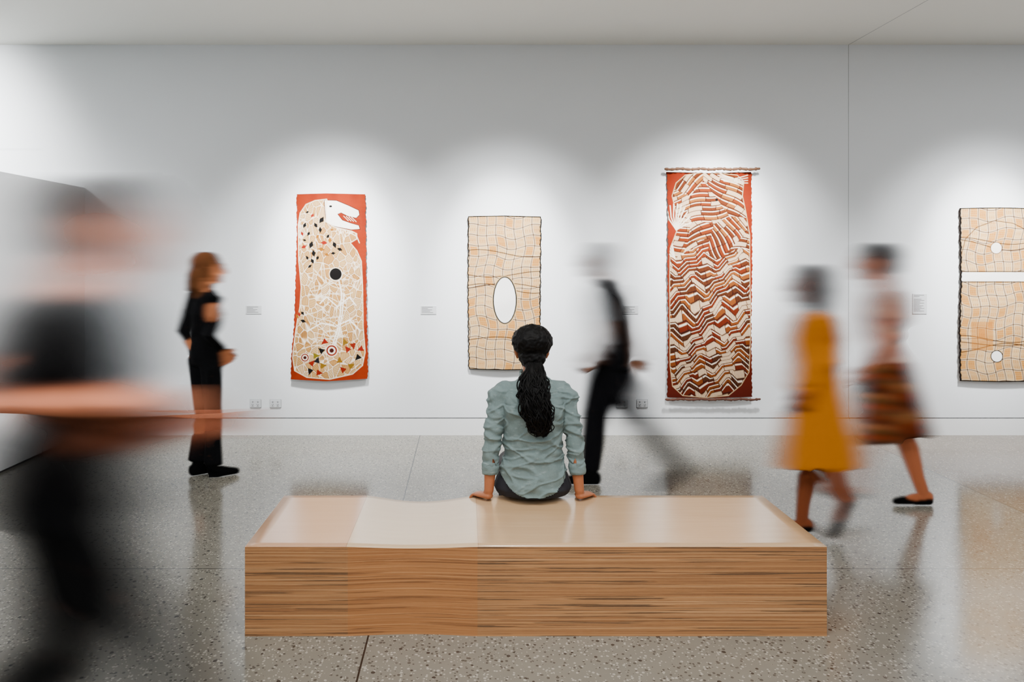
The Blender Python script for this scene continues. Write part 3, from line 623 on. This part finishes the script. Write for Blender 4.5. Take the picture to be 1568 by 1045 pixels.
moving_body('body',e,[(q['skin'],1,upskin,flat((206,126,92))),(q['top'],1,up,flat((11,10,11))),(q['bottom'],1,lo,flat((8,8,9))),(q['shoes'],.7,lo,flat((8,8,9))),(q['hair'],.72,up,flat((46,34,28)))],.008,61,3)

# walking man behind the bench
o=dict(at=(1.06,5.22),face=math.pi,H=1.78,build=.95,hair='short',sleeve=.8,head=(0,.09,1.62),neck=(0,.05,1.45),
  armL=((-.22,.06,1.16),(-.2,.14,.98)),armR=((.22,-.10,1.18),(.2,-.20,.95)),
  legL=((-.08,-.12,.52),(-.08,-.40,.18),(.75,-.65)),legR=((.08,.10,.51),(.08,.13,.085),(1,0)))
q,M,K=figure(o); e=empty('walking_man',(1.06,5.22,0))
bag=bmesh.new(); tube(bag,[(1.02,5.03,1.48),(1.07,5.01,1.36),(1.11,5.0,1.20),(1.13,5.0,1.05),(1.13,5.0,.90)],[(.035,.05),(.05,.06),(.055,.07),(.055,.07),(.04,.06)],ref=(0,1,0)); tube(bag,[(.98,5.04,1.50),(1.06,5.01,1.30),(1.14,4.98,1.05)],[.022,.022,.022])
up=lambda P:(0,.42,1.0); bg=lambda P:(0,.20,1.0)
def lo(P): r=np.clip((P[:,0]-1.06)/.08,0,1)*np.clip((.85-P[:,2])/.15,0,1); return (.05*r,wh(P[:,2]<.85,(.03+.17*P[:,2])*(1-r)+.36*r,.18),1-.5*r)
def hd(P): l=lo(P); return (wh(P[:,2]<.9,l[0],0),wh(P[:,2]<.9,l[1],.32),wh(P[:,2]>1.45,.5,wh(P[:,2]<.9,l[2],.4)))
moving_body('body',e,[(q['skin'],1,hd,flat((130,88,66))),(q['top'],.34,up,flat((96,100,106))),(bag,1,bg,flat((12,12,14))),(q['bottom'],1,lo,flat((15,15,18))),(q['shoes'],1,lo,flat((8,8,9))),(q['hair'],.66,hd,flat((26,25,26)))],.006,41,2)

# walking woman in mustard dress
o=dict(at=(2.09,4.30),face=math.pi,H=1.61,build=.9,hair='bob',sleeve=1.85,head=(0,.04,1.635),trousers=False,flat_shoe=True,
  armL=((-.20,-.04,1.16),(-.18,.08,.96)),armR=((.20,-.06,1.16),(.19,.0,.93)),
  legL=((-.07,-.04,.50),(-.07,-.16,.26),(.4,-.9)),legR=((.07,.02,.50),(.07,.05,.085),(1,0)),
  skirt=[(0,0,1.12,.14,.105),(0,0,.98,.165,.13),(0,-.01,.80,.19,.155),(0,-.02,.62,.215,.185),(0,-.02,.46,.235,.205)])
q,M,K=figure(o); e=empty('walking_woman',(2.09,4.30,0))
up=lambda P:(0,.30,1.0) 
def dr(P): return (-.01,.28+.16*np.clip(.9-P[:,2],0,1),1.0)
def lo(P): rear=(P[:,2]<.5)&(P[:,0]>2.13); return (0,wh(P[:,2]>.45,.28,wh(rear,.14,.02+.10*P[:,2])),wh(P[:,2]>1.3,.7,wh(rear,.8,1)))
moving_body('body',e,[(q['skin'],1,lo,flat((122,64,38))),(q['top'],1,dr,flat((188,110,10))),(q['bottom'],1,dr,flat((188,110,8))),(q['shoes'],1,lo,flat((16,12,11))),(q['hair'],.72,up,flat((34,33,34)))],.006,41,2)

# walking woman in patterned skirt
o=dict(at=(2.80,4.78),face=math.pi,H=1.75,build=.92,hair='short',sleeve=.55,head=(0,.05,1.635),trousers=False,flat_shoe=True,
  armL=((-.22,.02,1.16),(-.2,.17,.96)),armR=((.22,-.10,1.17),(.2,-.10,.92)),
  legL=((-.07,.20,.52),(-.07,.30,.17),(1,.2)),legR=((.07,-.14,.50),(.07,-.29,.085),(1,0)),
  skirt=[(0,0,1.06,.14,.105),(0,0,.97,.175,.13),(0,0,.80,.20,.17),(0,-.01,.62,.225,.21),(0,-.03,.47,.24,.235)])
q,M,K=figure(o); e=empty('walking_woman',(2.80,4.78,0))
up=lambda P:(-.02,.34,1.0)
def lo(P): fr=P[:,0]<2.8; return (wh(P[:,2]>.48,-.02,0),wh(P[:,2]>.48,.34,wh(fr,.45,.02+.16*P[:,2])),wh(P[:,2]>.6,.75,wh(fr,.45,1)))
def pat(P):
    pal=np.array([s2l(c) for c in ((40,28,12),(134,46,20),(70,56,22),(160,100,60),(22,16,10),(100,40,16))]); k=(np.floor(P[:,2]*30+np.sin(P[:,0]*18)*1.6).astype(int)*7+np.floor(P[:,0]*9).astype(int))%6; return pal[k]
def pat2(P):
    pal=np.array([s2l(c) for c in ((178,122,94),(158,88,62),(188,142,116),(124,52,34))]); k=(np.floor(P[:,2]*20+np.sin(P[:,0]*30)*1.5).astype(int)*5+np.floor(P[:,0]*14).astype(int))%4; return pal[k]
moving_body('body',e,[(q['skin'],1,lo,flat((172,98,64))),(q['top'],.72,up,pat2),(q['bottom'],.92,up,pat),(q['shoes'],1,lo,flat((9,9,10))),(q['hair'],.82,up,flat((16,14,14)))],.006,41,2)

# ------------------------------------------------------------------ lights
def aim(o,t): o.rotation_euler=(Vector(t)-o.location).to_track_quat('-Z','Y').to_euler()
def spot(x,y,tx,tz,W,ang=66,blend=1.0,col=(1,.995,.985),ty=WALL,r=.06):
    l=bpy.data.lights.new('gallery_spotlight','SPOT'); l.energy=W; l.spot_size=math.radians(ang); l.spot_blend=blend; l.shadow_soft_size=r; l.color=col
    o=link(bpy.data.objects.new('gallery_spotlight',l)); o.location=(x,y,3.60); aim(o,(tx,ty,tz))
for x,z,wt in ((-1.25,1.35,1000),(.38,1.25,850),(2.33,1.55,1050),(4.95,1.30,950)):
    spot(x,4.95,x,z-.30,wt*.74,68,r=.15); spot(x,5.1,x,z+.34,wt*1.6,36,r=.10)
spot(-5.2,5.0,-5.2,2.6,1700,90,r=.2)
spot(-1.7,4.3,-3.6,1.5,430,75,1.0,(.97,.985,1),ty=5.6,r=.2)  # extra spot added only to brighten the partition
def area(x,y,sx,sy,W,col=(.97,.985,1)):
    l=bpy.data.lights.new('ceiling_fill','AREA'); l.shape='RECTANGLE'; l.size=sx; l.size_y=sy; l.energy=W; l.color=col
    o=link(bpy.data.objects.new('ceiling_fill',l)); o.location=(x,y,CEIL-.03)
area(0,1.2,7,1.2,185); area(0,-2.0,9,1.5,195); area(-5.8,4.2,2.2,3,110); area(6,3.4,2,3,95)  # unseen area lamps added as soft ambient fill
spot(.3,2.2,.3,.4,230,60,1.0,(1,.96,.9),ty=3.6)
w=bpy.data.worlds.new('world'); sc.world=w; w.use_nodes=True; w.node_tree.nodes['Background'].inputs[0].default_value=(.9,.93,1,1); w.node_tree.nodes['Background'].inputs[1].default_value=.4

cam=bpy.data.cameras.new('camera'); cam.sensor_width=36; cam.lens=36*FOC/1568; cam.shift_x=(784-712)/1568; cam.shift_y=-(522.5-400)/1568; cam.clip_start=.05
co=link(bpy.data.objects.new('camera',cam)); co.location=(0,0,CH); co.rotation_euler=(math.pi/2,0,0); sc.camera=co
